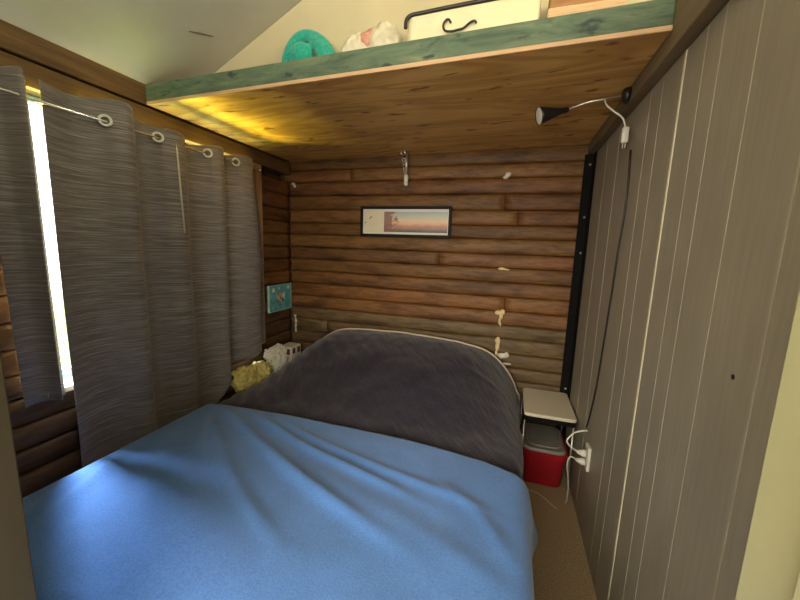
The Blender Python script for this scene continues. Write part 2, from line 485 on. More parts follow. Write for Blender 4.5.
# ------------------------------------------------------------------ right partition
def partition():
    y0, y1, z1 = .32, YB - .005, 2.135
    grooves = [.62, .73, .834, 1.028, 1.19, 1.28, 1.58, 1.70, 2.10, 2.35]
    bm = bmesh.new(); box(bm, XR, XR + .07, y0, y1, 0, z1)
    w = struct(obj('wall_right', bm, M['panel']))
    # grooves and the filled joint: fine raised/filled lines in the sheet
    for i, g in enumerate(grooves):
        wd = (.0015 if i % 2 else .0024) if g < 1.4 else .0010
        obj('groove_line', boxbm(XR - .0012, XR + .002, g - wd, g + wd, .01, z1 - .005), M['groove'], w)
    obj('panel_joint', boxbm(XR - .003, XR + .002, 1.405, 1.417, .01, z1 - .002, .001), M['joint'], w)
    bmk = bmesh.new(); lathe(bmk, (XR + .001, .905, 1.245), (-1, 0, 0), [(.006, 0), (.006, .0025), (.002, .004)], 10)
    obj('nail_head', bmk, M['black'], w)
    return w
partition()
struct(obj('trim_5', boxbm(.432, XR + .09, .32, YB - .005, 2.138, 2.36, .004), M['beam_r']))          # beam along the top of the partition

# ------------------------------------------------------------------ floor, ceiling, gable and the neighbouring space
struct(obj('floor', boxbm(-1.97, 3.1, -2.6, 2.82, -.06, 0), M['carpet']))
def ceiling():
    # sloping sheet rising from the wall plate to the ridge, then down the other side
    p = .489; xr = .62; x0 = XL - .02; z0 = 2.27 + p * (x0 - XL)
    zr = 2.27 + p * (xr - XL); xe = 3.1; ze = zr - p * (xe - xr)
    prof = [(x0, z0), (xr, zr), (xe, ze), (xe, ze + .06), (xr, zr + .06), (x0 - .1, z0 + .02)]
    vs = [(x, y, z) for y in (-2.6, 2.82) for x, z in prof]; n = len(prof)
    fs = [tuple(range(n)), tuple(range(2 * n - 1, n - 1, -1))] + [(i, (i + 1) % n, n + (i + 1) % n, n + i) for i in range(n)]
    c = struct(obj_raw('ceiling', vs, fs, M['ceiling'], smooth=False))
    k = tube(bmesh.new(), [(x, y, 2.27 + p * (x - XL) - .001) for x, y in ((-1.493, 1.408), (-1.471, 1.449), (-1.448, 1.502))], [.002, .004, .002], 6)
    obj('crack', k, M['ink'], c)
    return c
ceiling()
GY = 1.66
def gable():
    p = .489; xr = .62; z = lambda x: 2.27 + p * (x - XL) - .003 if x < xr else 2.27 + p * (xr - XL) - p * (x - xr) - .003
    prof = [(XL + .03, 2.232), (3.05, 2.232), (3.05, z(3.05)), (xr, z(xr)), (XL + .03, z(XL + .03))]
    n = len(prof); vs = [(x, y, q) for y in (GY, GY + .03) for x, q in prof]
    fs = [tuple(range(n)), tuple(range(2 * n - 1, n - 1, -1))] + [(i, (i + 1) % n, n + (i + 1) % n, n + i) for i in range(n)]
    g = struct(obj_raw('wall_gable', vs, fs, M['gable'], smooth=False))
gable()
# front wall with the doorway the photograph is taken through
JY0, JY1, JL, JR = .20, .32, -.75, .197
bm = bmesh.new(); box(bm, -1.97, JL - .03, JY0, JY1, 0, 2.24); box(bm, JR + .03, XR, JY0, JY1, 0, 2.24); box(bm, JL - .03, JR + .03, JY0, JY1, 2.08, 2.24)
struct(obj('wall_front', bm, M['plaster']))
d1 = struct(obj('door_1', boxbm(JR, JR + .03, JY0 - .02, JY1 + .004, 0, 2.05, .003), M['jamb_cream']))
obj('door_stop', boxbm(JR - .010, JR + .002, .205, .262, 0, 2.045, .003), M['jamb_cream'], d1)
bm = bmesh.new(); box(bm, JL - .03, JL, JY0 - .02, JY1 + .004, 0, 2.05, .003)
struct(obj('trim_6', bm, M['jamb_brown']))
struct(obj('trim_7', boxbm(JL - .03, JR + .03, JY0 - .02, JY1 + .004, 2.05, 2.08, .003), M['jamb_brown']))
# neighbouring room, only its shell
struct(obj('wall_far_right', boxbm(3.05, 3.12, -2.6, 2.82, 0, 2.5), M['plaster']))
struct(obj('wall_far_front', boxbm(-1.97, 3.1, -2.66, -2.6, 0, 3.6), M['plaster']))
struct(obj('wall_far_left', boxbm(-1.97, -1.90, -2.6, .2, 0, 2.26), M['plaster']))
struct(obj('wall_far_back', boxbm(XR + .1, 3.05, 2.72, 2.8, 0, 2.3), M['plaster']))
struct(obj('ground', boxbm(-14, -1.99, -8, 12, -.5, -.4), M['grass']))

# ------------------------------------------------------------------ loft shelf
def skew(bm, lim=9):
    for v in bm.verts:
        t = (.43 - v.co.x) / 2.27
        v.co.z -= .030 * t
        if v.co.y < lim: v.co.y += .030 * t - .008
    return bm
lf = thing('loft_shelf', 'wide plywood loft shelf under the ceiling with a worn green front board', 'shelf', (-.7, 1.45, BEAM_Z))
bm = boxbm(XL + .014, .430, 1.432, YB - .004, BEAM_Z, BEAM_Z + .012)
obj('plywood_panel', skew(bm, 2), M['ply'], lf)
obj('plywood_lip', skew(boxbm(XL + .016, .430, 1.424, 1.434, BEAM_Z - .002, BEAM_Z + .014, .002)), M['ply_edge'], lf)
obj('front_board', skew(boxbm(XL + .006, .4315, 1.430, 1.475, BEAM_Z + .0145, 2.298, .004)), M['green'], lf)
settle(lf)
DECK = BEAM_Z + .0125
# things on the loft shelf
def remesh(o, size, smooth=True):
    md = o.modifiers.new('union', 'REMESH'); md.mode = 'VOXEL'; md.voxel_size = size; md.use_smooth_shade = smooth
    sm = o.modifiers.new('soft', 'SMOOTH'); sm.factor = .5; sm.iterations = 3
    return o
bm = bmesh.new(); cx, cy = -.985, 1.592
pts = spline([(cx - .10, cy, 2.26), (cx - .105, cy, 2.36), (cx - .065, cy, 2.428), (cx - .005, cy, 2.450), (cx + .065, cy, 2.420), (cx + .118, cy, 2.355), (cx + .15, cy, 2.28)], 6)
tube(bm, pts, .031, 14)
tube(bm, spline([(cx + .04, cy - .01, 2.425), (cx + .085, cy - .03, 2.37), (cx + .11, cy - .03, 2.29), (cx + .12, cy - .02, 2.24)], 6), .027, 12)
blob(bm, (cx - .012, cy - .035, 2.355), (.060, .036, .058), .06, 1.6, 2)
blob(bm, (cx - .145, cy - .01, 2.295), (.030, .04, .055), .10, 2.0, 4)
blob(bm, (cx + .01, cy - .01, 2.28), (.12, .045, .06), .06, 2, 6)
tag(remesh(obj('towel', rest(bm, DECK - .012), M['teal_cloth'], None, True), .006), 'teal green towel rolled into a bundle on the loft shelf', 'towel')
b = thing('plastic_bag', 'crumpled whitish plastic bag with a pink item, between teal towel and cream case', 'bag', (-.65, 1.56, DECK))
bm = bmesh.new(); blob(bm, (-.735, 1.59, 2.325), (.075, .052, .105), .25, 4, 1, 4); blob(bm, (-.605, 1.59, 2.335), (.085, .052, .118), .25, 4, 8, 4)
blob(bm, (-.66, 1.59, 2.27), (.13, .052, .055), .15, 4, 3, 4); blob(bm, (-.525, 1.59, 2.275), (.036, .05, .06), .25, 4, 5, 3)
remesh(obj('bag_body', rest(bm, DECK - .008), M['bag'], b, True), .007)
bm = blob(bmesh.new(), (-.675, 1.59, 2.385), (.045, .04, .045), .3, 4, 7)
obj('pink_item', bm, M['pinkstuff'], b, True); settle(b)
c = thing('canvas_case', 'cream canvas case with black piping and a black curled handle on the loft shelf', 'case', (-.22, 1.56, DECK))
obj('case_body', boxbm(-.478, .035, 1.508, 1.648, DECK - .006, 2.440, .03, 4), M['case'], c, True)
top = spline([(-.478, 1.505, 2.37), (-.476, 1.505, 2.400), (-.455, 1.507, 2.417), (-.40, 1.508, 2.420), (-.3, 1.508, 2.424), (.0, 1.508, 2.432)], 6)
obj('piping', tube(bmesh.new(), top, [.006] + [.008] * (len(top) - 2) + [.006], 8), M['black'], c, True)
hd = spline([(-.293, 1.500, 2.351), (-.300, 1.498, 2.362), (-.312, 1.497, 2.361), (-.322, 1.497, 2.344), (-.314, 1.497, 2.325), (-.290, 1.497, 2.319), (-.262, 1.497, 2.321), (-.242, 1.497, 2.324), (-.218, 1.497, 2.340), (-.200, 1.498, 2.344), (-.194, 1.500, 2.336)], 5)
hd = [p + Vector((0, 0, .013)) for p in hd]
obj('handle', tube(bmesh.new(), hd, .0042, 8), M['black'], c, True); settle(c)
c = thing('wooden_box', 'brown wooden box with a pale bottom strip, at the right end of the loft shelf', 'box', (.17, 1.57, DECK))
obj('box_body', boxbm(.065, .30, 1.502, 1.645, DECK + .012, 2.46, .004), M['carton'], c)
obj('bottom_strip', boxbm(.060, .305, 1.497, 1.650, DECK, DECK + .148, .003), M['ply_edge'], c); settle(c)

# ------------------------------------------------------------------ curtains and rod
CX = XL + .085
rod = thing('curtain_rod', 'thin pale metal curtain rod across the top of the window', 'curtain rod', (CX, 1.5, 2.0))
obj('rod', tube(bmesh.new(), [(CX, .72, 2.0), (CX, 2.20, 2.003)], .0065, 10), M['chrome'], rod, True)
for y in (.80, 2.19):
    obj('bracket', tube(bmesh.new(), [(XL + .008, y, 2.03), (CX - .005, y, 2.012), (CX, y, 2.0)], .007, 8), M['chrome'], rod, True)
obj('finial', lathe(bmesh.new(), (CX, 2.20, 2.003), (0, 1, 0), [(.008, 0), (.014, .006), (.014, .018), (.004, .024)], 14), M['chrome'], rod, True)
settle(rod)

def curtain(name, label, y0, y1, phase, ztop, zbot, amp, nz=60, ny=150, drift=None):
    """eyelet curtain: x is a wave of the fold phase; sags and spreads slightly towards the hem"""
    root = thing(name, label, 'curtain', (CX, (y0 + y1) / 2, 1.3), 'window curtains')
    vs, fs = [], []
    for j in range(nz + 1):
        t = j / nz
        for i in range(ny + 1):
            y = lerp(y0, y1, i / ny); ph = interp(phase, y)
            zt, zb = ztop(y, ph), zbot(y)
            z = lerp(zt, zb, t)
            a = amp * (1 - .25 * t) * (1 + .25 * mnoise.noise(Vector((ph * .8, t * 1.2, 3))))
            s = math.sin(2 * math.pi * ph)
            s = math.copysign(abs(s) ** .8, s)
            x = CX + a * s + .010 * mnoise.noise(Vector((y * 5, z * 2.0, 1))) * t
            dy = (drift(y, t) if drift else 0)
            x = lerp(x, XL + .036, sstep(2.11, 2.19, y))
            if y0 < .9: x = lerp(XL + .014, x, sstep(.855, .925, y))
            vs.append((max(x, XL + (.013 if y0 < .9 else .022)) if z > .7 else x, y + dy + .012 * t * math.sin(2 * math.pi * ph * 1 + 1), z))
    for j in range(nz):
        for i in range(ny):
            a = j * (ny + 1) + i; fs.append((a, a + 1, a + ny + 2, a + ny + 1))
    f = obj_raw('curtain_cloth', vs, fs, M['curtain'], root)
    md = f.modifiers.new('thick', 'SOLIDIFY'); md.thickness = .003; md.offset = 0
    return root, f
ph_r = [(.975, .52), (1.045, .62), (1.195, 1.0), (1.44, 2.0), (1.75, 3.0), (1.975, 4.0), (2.24, 4.90)]
EY = [(1.195, 1), (1.44, 2), (1.75, 3), (1.975, 4)]
cr, cf = curtain('curtain', 'wide grey slub curtain hanging over most of the window, right of the gap', .975, 2.21, ph_r,
             lambda y, ph: 2.044 + .010 * math.sin(2 * math.pi * ph + .6) + .046 * sstep(1.46, 1.34, y),
             lambda y: interp([(.97, .33), (1.7, .34), (1.78, .52), (1.88, .63), (2.18, .70)], y), .050,
             drift=lambda y, t: .005 * t * sstep(1.3, 1.0, y) + .075 * sstep(0, .5, t) * sstep(1.9, 2.2, y))
for y, k in EY:
    torus_n = Vector((1, -.75, .05))
    e = obj('eyelet', torus(bmesh.new(), (CX + .012, y - .010, 2.003), torus_n, .021, .006, 24, 8), M['eyelet'], cr, True)
for y, k in ((1.30, 1.5), (1.58, 2.5), (1.86, 3.5)):
    e = obj('eyelet', torus(bmesh.new(), (CX, y, 2.003), Vector((1, 1.4, 0)), .021, .006, 24, 8), M['eyelet'], cr, True)
settle(cr)
ph_l = [(.76, -.5), (.80, 0), (.84, .5), (.88, 1), (.92, 1.5), (.955, 1.9)]
cl, _ = curtain('curtain', 'narrow dark bunched curtain at the left end of the window, left of the gap', .815, .942, ph_l,
             lambda y, ph: 2.09 + .006 * math.sin(2 * math.pi * ph), lambda y: .79 + (y - .8) * .2, .034, 40, 60,
             drift=lambda y, t: .012 * t)
settle(cl)
w = thing('curtain_wand', 'thin white pull wand hanging in front of the grey curtain', 'curtain wand', (CX + .06, 1.555, 1.98))
wx = CX + .052
obj('wand', tube(bmesh.new(), [(wx, 1.500, 1.965), (wx, 1.507, 1.78), (wx - .002, 1.52, 1.53)], [.004, .0045, .0052], 8), M['white'], w, True)
obj('wand_hook', tube(bmesh.new(), spline([(wx, 1.500, 1.962), (wx - .004, 1.50, 1.985), (CX + .012, 1.50, 2.012), (CX - .004, 1.50, 2.006)], 5), .003, 8), M['chrome'], w, True)
settle(w)

# ------------------------------------------------------------------ bed
bd = thing('bed', 'low double bed with its head against the log wall', 'bed', (-.74, 1.55, 0))
obj('mattress', boxbm(-1.53, .03, .50, 2.60, .27, .495, .05, 4), M['mattress'], bd, True)
obj('bed_base', boxbm(-1.52, .02, .52, 2.62, .10, .27, .01), M['bedwood'], bd)
for x in (-1.45, -.05):
    for y in (.6, 2.5):
        obj('leg', boxbm(x - .03, x + .03, y - .03, y + .03, 0, .10), M['bedwood'], bd)
settle(bd)
ZHEAD = [(-1.66, .47), (-1.60, .53), (-1.556, .601), (-1.50, .668), (-1.42, .735), (-1.34, .778), (-1.272, .795), (-1.05, .812), (-.79, .817), (-.47, .803), (-.30, .79),
         (-.167, .766), (-.06, .71), (.022, .637), (.075, .56), (.115, .48)]
def sheet(name, xl, xr, yfar, yfoot, ztop, hl, hr, hf, rad, flare, nx, ny, m, smooth=True, wr=None, parent=None, thick=.012, headdrop=0.0):
    """a cloth laid over the bed: flat on top, rolled over the edges and hanging at both sides and the foot"""
    vs, fs = [], []
    W = xr - xl - 2 * rad; q = rad * math.pi / 2
    tot = hl + q + W + q + hr
    def side(s):
        if s < hl: return xl, (hl - s) + rad, -1
        s -= hl
        if s < q: a = s / rad; return xl + rad * (1 - math.cos(a)), rad * (1 - math.sin(a)), -1 + a / (math.pi / 2)
        s -= q
        if s < W: return xl + rad + s, 0, 0
        s -= W
        if s < q: a = s / rad; return xr - rad + rad * math.sin(a), rad * (1 - math.cos(a)), a / (math.pi / 2)
        s -= q; return xr, s + rad, 1
    for j in range(ny + 1):
        for i in range(nx + 1):
            x, drop, sg = side(tot * i / nx)
            yf = yfar(x, drop, sg)
            Lf = hf + rad * math.pi / 2; L = Lf + (yf - yfoot - rad)
            u = L * j / ny
            if u < hf: y, d2 = yfoot, hf - u + rad
            elif u < Lf: a = (u - hf) / rad; y, d2 = yfoot + rad * (1 - math.cos(a)), rad * (1 - math.sin(a))
            else: y, d2 = yfoot + rad + u - Lf, 0
            d = math.hypot(drop, d2) if min(drop, d2) > 0 else max(drop, d2)
            d = min(d, max(drop, d2) * 1.12 + .0)
            zt = ztop(min(max(x, xl + rad * .3), xr - rad * .3), y)
            z = zt - d
            fx = flare * sg * max(0, drop - rad * .5)
            wz = wr(x, y) if wr else 0
            k = 1 - min(1, d / .12)
            z += wz * k
            fx *= (.10 + .90 * sstep(1.30, 1.52, y)) if flare > .1 else 1
            x2 = x + fx + (wz * .8 * sg if abs(sg) > .5 else 0) + (1 - k) * sg * .012 * math.sin(y * 11 + 2 * mnoise.noise(Vector((y * 3, 1, 2))))
            y2 = y - .10 * max(0, d2 - rad) * (1 if d2 > 0 else 0)
            z = max(z, .035)
            vs.append((x2, y2, z))
    last = [vs[ny * (nx + 1) + i] for i in range(nx + 1)]
    rows = ny
    if headdrop:
        for kk, (dy, f) in enumerate(((.02, .15), (.03, .6), (.032, 1.0))):
            for (x, y, z) in last:
                vs.append((x, y + dy, max(.035, min(z, lerp(z, max(.46, z - headdrop), f)))))
        rows += 3
    for j in range(rows):
        for i in range(nx):
            a = j * (nx + 1) + i; fs.append((a, a + 1, a + nx + 2, a + nx + 1))
    o = obj_raw(name, vs, fs, m, parent)
    md = o.modifiers.new('thick', 'SOLIDIFY'); md.thickness = thick; md.offset = -1
    return o, last
ZD = .535
def dark_z(x, y):
    w = sstep(1.55, 2.52, y); base = ZD
    zz = lerp(base, interp_s(ZHEAD, x) + (0.075 if x < -1.6 or x > .09 else 0) * 0, w)
    return zz
def dark_wr(x, y):
    w = .010 * mnoise.noise(Vector((x * 4, y * 4, 1))) + .004 * mnoise.noise(Vector((x * 11, y * 11, 6)))
    # drawn creases falling away from the pillow on the left
    g = max(0, min(1, (-.75 - x) / .6)) * sstep(1.55, 1.8, y) * sstep(2.6, 2.25, y)
    w += .0065 * g * math.sin((x * .75 + y * .65) * 62 + 2.5 * mnoise.noise(Vector((x * 3, y * 3, 5))))
    w += .005 * math.exp(-((x * .25 + y - 2.17) / .02) ** 2) * sstep(-.25, -.1, x) * sstep(.14, .0, x)
    w += .005 * math.exp(-((x + .17 + .05 * (y - 2)) / .022) ** 2) * sstep(1.5, 1.7, y) * sstep(2.4, 2.2, y)
    return w
dv = thing('duvet', 'dark charcoal duvet with cream piped edge over the head half of the bed', 'duvet', (-.74, 2.0, .54))
_, lastrow = sheet('duvet_cover', -1.635, .134, lambda x, d, s: 2.60, 1.05, dark_z, .30, .40, 0, .055, .0, 240, 150, M['dark'], wr=dark_wr, parent=dv, headdrop=.25)
obj('piping', tube(bmesh.new(), [Vector(p) + Vector((0, .004, .003)) for p in lastrow], .0075, 8), M['piping'], dv, True)
settle(dv)
def far_blue(x, drop, sg):
    y = interp_s([(-1.66, 1.50), (-1.5, 1.528), (-1.2, 1.55), (-.91, 1.556), (-.46, 1.545), (-.06, 1.497), (.06, 1.455), (.155, 1.42)], x)
    if sg > .5: y += max(0, drop - .05) * .42
    return y
RID = []   # long soft folds fanning out from the upper left corner of the blanket
for (x0, y0, x1, y1, h, wd) in ((-1.45, 1.47, -.35, .95, .020, .026), (-1.42, 1.34, -.62, .80, .018, .030), (-1.30, 1.50, -.25, 1.14, .017, .024), (-1.12, 1.50, .02, 1.16, .010, .022), (-1.50, 1.40, -1.05, 1.02, .013, .026), (-1.05, 1.30, -.1, .85, .010, .045),
                                (-1.52, 1.20, -.95, .62, .012, .05), (-1.58, .98, -1.30, .55, .012, .03), (-1.60, .86, -1.36, .50, .012, .028), (-.7, 1.22, .08, .86, .009, .05), (-.2, 1.30, .10, 1.0, .010, .03)):
    RID.append((Vector((x0, y0)), Vector((x1, y1)), h, wd))
def blue_wr(x, y):
    w = .006 * mnoise.noise(Vector((x * 2.4, y * 2.4, 4))) + .0015 * mnoise.noise(Vector((x * 14, y * 14, 2)))
    p = Vector((x, y))
    for a, b, h, wd in RID:
        ab = b - a; t = (p - a).dot(ab) / ab.length_squared
        if -.1 < t < 1.1:
            dist = (p - a - ab * t).length + .0
            sgn = (p - a).x * ab.y - (p - a).y * ab.x
            off = .02 * math.sin(t * 5 + a.x * 3)
            d = math.copysign(dist, sgn) + off
            w += h * math.exp(-(d / wd) ** 2) * sstep(-.1, .2, t) * sstep(1.1, .7, t)
    return w
bl, _ = sheet('blanket', -1.648, .146, far_blue, .46, lambda x, y: ZD + .028, .26, .27, .30, .065, .24, 190, 150, M['blue'], wr=blue_wr, thick=.010)
tag(bl, 'sky blue fleece blanket spread over the foot half of the bed', 'blanket')

# ------------------------------------------------------------------ things beside the bed on the left
st = thing('bedside_bench', 'dark low wooden bench between the bed and the window wall', 'bench', (-1.70, 2.2, 0))
obj('bench_top', boxbm(-1.785, -1.66, 1.88, 2.64, .40, .425, .004), M['bedwood'], st)
for y in (1.92, 2.58):
    obj('leg', boxbm(-1.78, -1.68, y - .02, y + .02, 0, .40), M['bedwood'], st)
settle(st)
def crumple(o, strength=.02, size=.06):
    t = bpy.data.textures.new('crumple', 'CLOUDS'); t.noise_scale = size
    s = o.modifiers.new('sub', 'SUBSURF'); s.levels = s.render_levels = 2; s.subdivision_type = 'SIMPLE'
    d = o.modifiers.new('crumple', 'DISPLACE'); d.texture = t; d.strength = strength; d.mid_level = .5
    return o
bm = bmesh.new(); blob(bm, (-1.715, 2.025, .515), (.072, .18, .10), .2, 3, 12, 4); blob(bm, (-1.715, 1.925, .535), (.07, .08, .105), .25, 3, 3, 4); blob(bm, (-1.71, 2.085, .545), (.07, .08, .075), .3, 4, 9, 4)
o = remesh(obj('plastic_bag', rest(bm, .44), M['yellow'], None, True), .008)
tag(crumple(o, .042, .045), 'crumpled yellow plastic bag between the bed and the curtain hem', 'bag')
bm = bmesh.new(); blob(bm, (-1.72, 2.31, .54), (.07, .085, .115), .2, 4, 21, 4); blob(bm, (-1.73, 2.255, .62), (.055, .06, .06), .35, 5, 4, 4); blob(bm, (-1.72, 2.33, .635), (.05, .06, .05), .35, 5, 6, 4)
o = remesh(obj('tissue_bundle', rest(bm, .44), M['mat_white'], None, True), .007)
tag(crumple(o, .034, .028), 'crumpled white tissue bundle beside the yellow bag, below the teal photo frame', 'tissue')
tb = thing('tissue_box', 'small white box printed with dark red shapes, next to the log corner', 'box', (-1.71, 2.53, .425))
obj('box_body', boxbm(-1.775, -1.66, 2.405, 2.545, .425, .645, .006), M['mat_white'], tb)
for (x0, x1, z0, z1, mm) in ((-1.752, -1.722, .590, .630, 'dark_print'), (-1.702, -1.672, .580, .630, 'darkred_print')):
    obj('printed_shape', boxbm(x0, x1, 2.4035, 2.4065, z0, z1, .001), M[mm], tb)
for (y0, y1, z0, z1, mm) in ((2.425, 2.46, .585, .63, 'dark_print'), (2.49, 2.53, .58, .63, 'darkred_print')):
    obj('printed_shape', boxbm(-1.662, -1.6585, y0, y1, z0, z1, .001), M[mm], tb)
settle(tb)

# teal photo frame on the window wall
FX = XL + .004
pf = thing('photo_frame', 'square mottled teal photo frame hanging on the side log wall by the corner', 'photo frame', (FX, 2.51, 1.03))
y0, y1, z0, z1 = 2.365, 2.655, .93, 1.14
bm = bmesh.new()
for a in ((y0, y1, z0, 1.000), (y0, y1, 1.075, z1), (y0, 2.462, 1.0005, 1.0745), (2.565, y1, 1.0005, 1.0745)): box(bm, FX, FX + .018, *a, .002)
obj('frame', bm, M['tealframe'], pf)
obj('photo', boxbm(FX + .002, FX + .010, 2.460, 2.567, .998, 1.077), M['photo'], pf)
bm = bmesh.new()
for a in ((y0 - .006, y0, z0 - .006, z1 + .006), (y1, y1 + .006, z0 - .006, z1 + .006), (y0, y1, z0 - .006, z0), (y0, y1, z1, z1 + .006)): box(bm, FX, FX + .02, *a, .001)
obj('rim', bm, M['teal_edge'], pf)
for y, z, r in ((2.415, 1.105, .018), (2.485, 1.115, .011), (2.615, 1.115, .017)):
    bm = bmesh.new()
    for k in range(5):
        a = k * 2 * math.pi / 5
        blob(bm, (FX + .020, y + r * .6 * math.cos(a), z + r * .6 * math.sin(a)), (.004, r * .5, r * .5), 0, 1, 0, 2)
    obj('white_flower', bm, M['mat_white'], pf, True)['label'] = 'white flower'
obj('dark_mark', blob(bmesh.new(), (FX + .019, 2.50, .975), (.003, .013, .008), .1, 2, 1, 2), M['ink'], pf, True)
settle(pf)

# framed picture on the back wall
PY = YB - .038 + .036
pic = thing('framed_picture', 'wide black framed sunset seascape print hanging on the back log wall', 'picture', (-.815, PY, 1.685))
x0, x1, z0, z1 = -1.182, -.444, 1.566, 1.803; f = .022; yf = YB - .026; yb = YB - .001
bm = bmesh.new()
for a in ((x0, x1, z0, z0 + f), (x0, x1, z1 - f, z1), (x0, x0 + f, z0 + f, z1 - f), (x1 - f, x1, z0 + f, z1 - f)):
    box(bm, a[0], a[1], yf, yb, a[2], a[3], .002)
obj('frame', bm, M['frame_black'], pic)
obj('white_mount', boxbm(x0 + f, x1 - f, YB - .016, YB - .008, z0 + f, z1 - f), M['mat_white'], pic)
obj('cream_panel', boxbm(x0 + f + .010, -.985, YB - .0175, YB - .0155, z0 + f + .012, z1 - f - .014), M['mount'], pic)
settle(pic)
pr = obj('print', boxbm(-.240, .268, -.001, .001, -.0785, .0785), M['print'], pic); pr.location = (-.74 + .815, YB - .017 - PY, 1.683 - 1.685)
for marks in (((-1.095, 1.715, .024, .7), (-1.090, 1.720, .016, .2), (-1.099, 1.711, .014, 1.2)), ((-1.140, 1.675, .012, .4), (-1.139, 1.676, .010, 1.5))):
    bm = bmesh.new()
    for (x, z, l, a) in marks:
        d = Vector((math.cos(a), 0, math.sin(a))) * l / 2; tube(bm, [Vector((x, YB - .0178, z)) - d, Vector((x, YB - .0178, z)) + d], .0026, 6)
    sk = obj('small_sketch', bm, M['ink'], pic); sk.data.transform(Matrix.Translation(-pic.location))

# ------------------------------------------------------------------ blobs and bits on the back wall
def foam(name, label, blobs, m):
    bm = bmesh.new()
    for i, (x, z, rx, rz) in enumerate(blobs): blob(bm, (x, YB - .004, z), (rx, .020, rz), .3, 3, i + len(label), 3)
    o = remesh(obj(name, bm, m, None, True), .004)
    return tag(o, label, 'filler', 'filler blobs on the log wall')
foam('filler_blob', 'small whitish filler blob high on the log wall, right of the picture', [(-.066, 2.018, .018, .018), (-.078, 2.002, .022, .012), (-.052, 2.022, .012, .016)], M['foam_white'])
foam('filler_blob', 'flat pale dab of filler between logs, midway down the wall right of picture', [(-.055, 1.357, .030, .012), (-.02, 1.352, .025, .007)], M['foam'])
foam('filler_blob', 'curled cream foam blob with a tail, upper of two above the duvet', [(-.062, 1.03, .022, .02), (-.028, 1.035, .02, .024), (-.035, 1.00, .014, .024), (-.045, .965, .010, .024), (-.035, .94, .007, .018)], M['foam'])
foam('filler_blob', 'long yellow foam drip just above the piped duvet corner', [(-.045, .815, .020, .03), (-.045, .77, .017, .035), (-.05, .725, .010, .03)], M['foam'])
foam('filler_blob', 'lumpy white filler lump beside the duvet corner under the yellow drip', [(-.01, .70, .03, .022), (.025, .71, .02, .024), (-.045, .705, .02, .014)], M['foam_white'])
foam('filler_blob', 'thin white filler sliver lowest on the wall near the bedside table', [(.03, .643, .035, .009)], M['foam_white'])
foam('filler_blob', 'tiny white filler chip at the top of the log corner by the curtain', [(-1.815, 1.99, .016, .012), (-1.80, 1.972, .012, .014)], M['foam_white'])
bm = tube(bmesh.new(), spline([(-1.81, 2.688, .86), (-1.80, 2.686, .80), (-1.805, 2.688, .74), (-1.80, 2.686, .70)], 5), [.008 + .004 * math.sin(i * 1.7) for i in range(16)], 8)
tag(obj('filler_strip', bm, M['foam_white'], None, True), 'pale ragged filler strip running down the log corner below the teal frame', 'filler')

# hanging latch under the loft shelf
h = thing('hanging_latch', 'steel rod and chain latch with a white tip hanging below the loft shelf', 'latch', (-.80, 2.62, BEAM_Z))
hx, hy = -.785, 2.60
obj('plate', boxbm(-.84, -.775, hy - .02, hy + .02, BEAM_Z - .007, BEAM_Z - .001, .002), M['steel'], h)
obj('eye_ring', torus(bmesh.new(), (-.815, hy, BEAM_Z - .024), (0, 1, .3), .014, .004), M['steel'], h, True)
obj('rod', tube(bmesh.new(), [(hx, hy, BEAM_Z - .008), (hx, hy, 2.02)], .009, 10), M['steel'], h, True)
bm = bmesh.new()
for k in range(6): torus(bm, (hx - .022 + .004 * k, hy - .008, 2.125 - .022 * k), (1, .6 * (-1) ** k, 0) if k % 2 else (0, 1, .4), .011, .003, 14, 6)
obj('chain', bm, M['steel'], h, True)
obj('white_tip', lathe(bmesh.new(), (hx, hy, 2.02), (0, 0, -1), [(.011, 0), (.016, .008), (.016, .05), (.012, .056), (.017, .06), (.013, .078)], 14), M['white'], h, True)['label'] = 'white plastic tip'
settle(h)

# black angle post in the right-hand corner
p = thing('corner_post', 'black steel angle post standing in the corner right of the log wall', 'post', (.43, 2.66, 0))
bm = bmesh.new(); box(bm, .416, .4735, YB - .014, YB - .008, 0, 2.135, .001); box(bm, .4675, .4735, YB - .090, YB - .0145, 0, 2.135, .001)
obj('angle_bar', bm, M['blacksteel'], p)
for z in (2.07, 1.73, 1.49, .515, .46):
    obj('bolt', lathe(bmesh.new(), (.452, YB - .0145, z), (0, -1, 0), [(.008, 0), (.008, .004), (.004, .007)], 10), M['steel'], p, True)
settle(p)

# ------------------------------------------------------------------ bedside table, tub, socket
t = thing('bedside_table', 'small cream topped bedside table with black frame in the right corner', 'table', (.29, 2.47, 0))
bm = bmesh.new()
def rrect(bm, x0, x1, y0, y1, z0, z1, r, n=6):
    pts = []
    for cx, cy, a0 in ((x1 - r, y1 - r, 0), (x0 + r, y1 - r, 90), (x0 + r, y0 + r, 180), (x1 - r, y0 + r, 270)):
        for k in range(n + 1):
            a = math.radians(a0 + 90 * k / n); pts.append((cx + r * math.cos(a), cy + r * math.sin(a)))
    e = .004; lv = []
    for z, s in ((z0, e), (z0 + e, 0), (z1 - e, 0), (z1, e)):
        mx, my = (x0 + x1) / 2, (y0 + y1) / 2
        lv.append([bm.verts.new((x - math.copysign(s, x - mx), y - math.copysign(s, y - my), z)) for x, y in pts])
    for a, b in zip(lv, lv[1:]):
        for k in range(len(a)): bm.faces.new((a[k], a[(k + 1) % len(a)], b[(k + 1) % len(a)], b[k]))
    bm.faces.new(lv[0][::-1]); bm.faces.new(lv[-1]); return bm
obj('tabletop', rrect(bm, .158, .464, 2.248, 2.684, .460, .482, .022), M['table'], t)
bm = bmesh.new(); box(bm, .158, .458, 2.265, 2.285, .425, .4595); box(bm, .158, .458, 2.655, 2.675, .425, .4595); box(bm, .158, .178, 2.2855, 2.6545, .425, .4595); box(bm, .438, .458, 2.2855, 2.6545, .425, .4595)
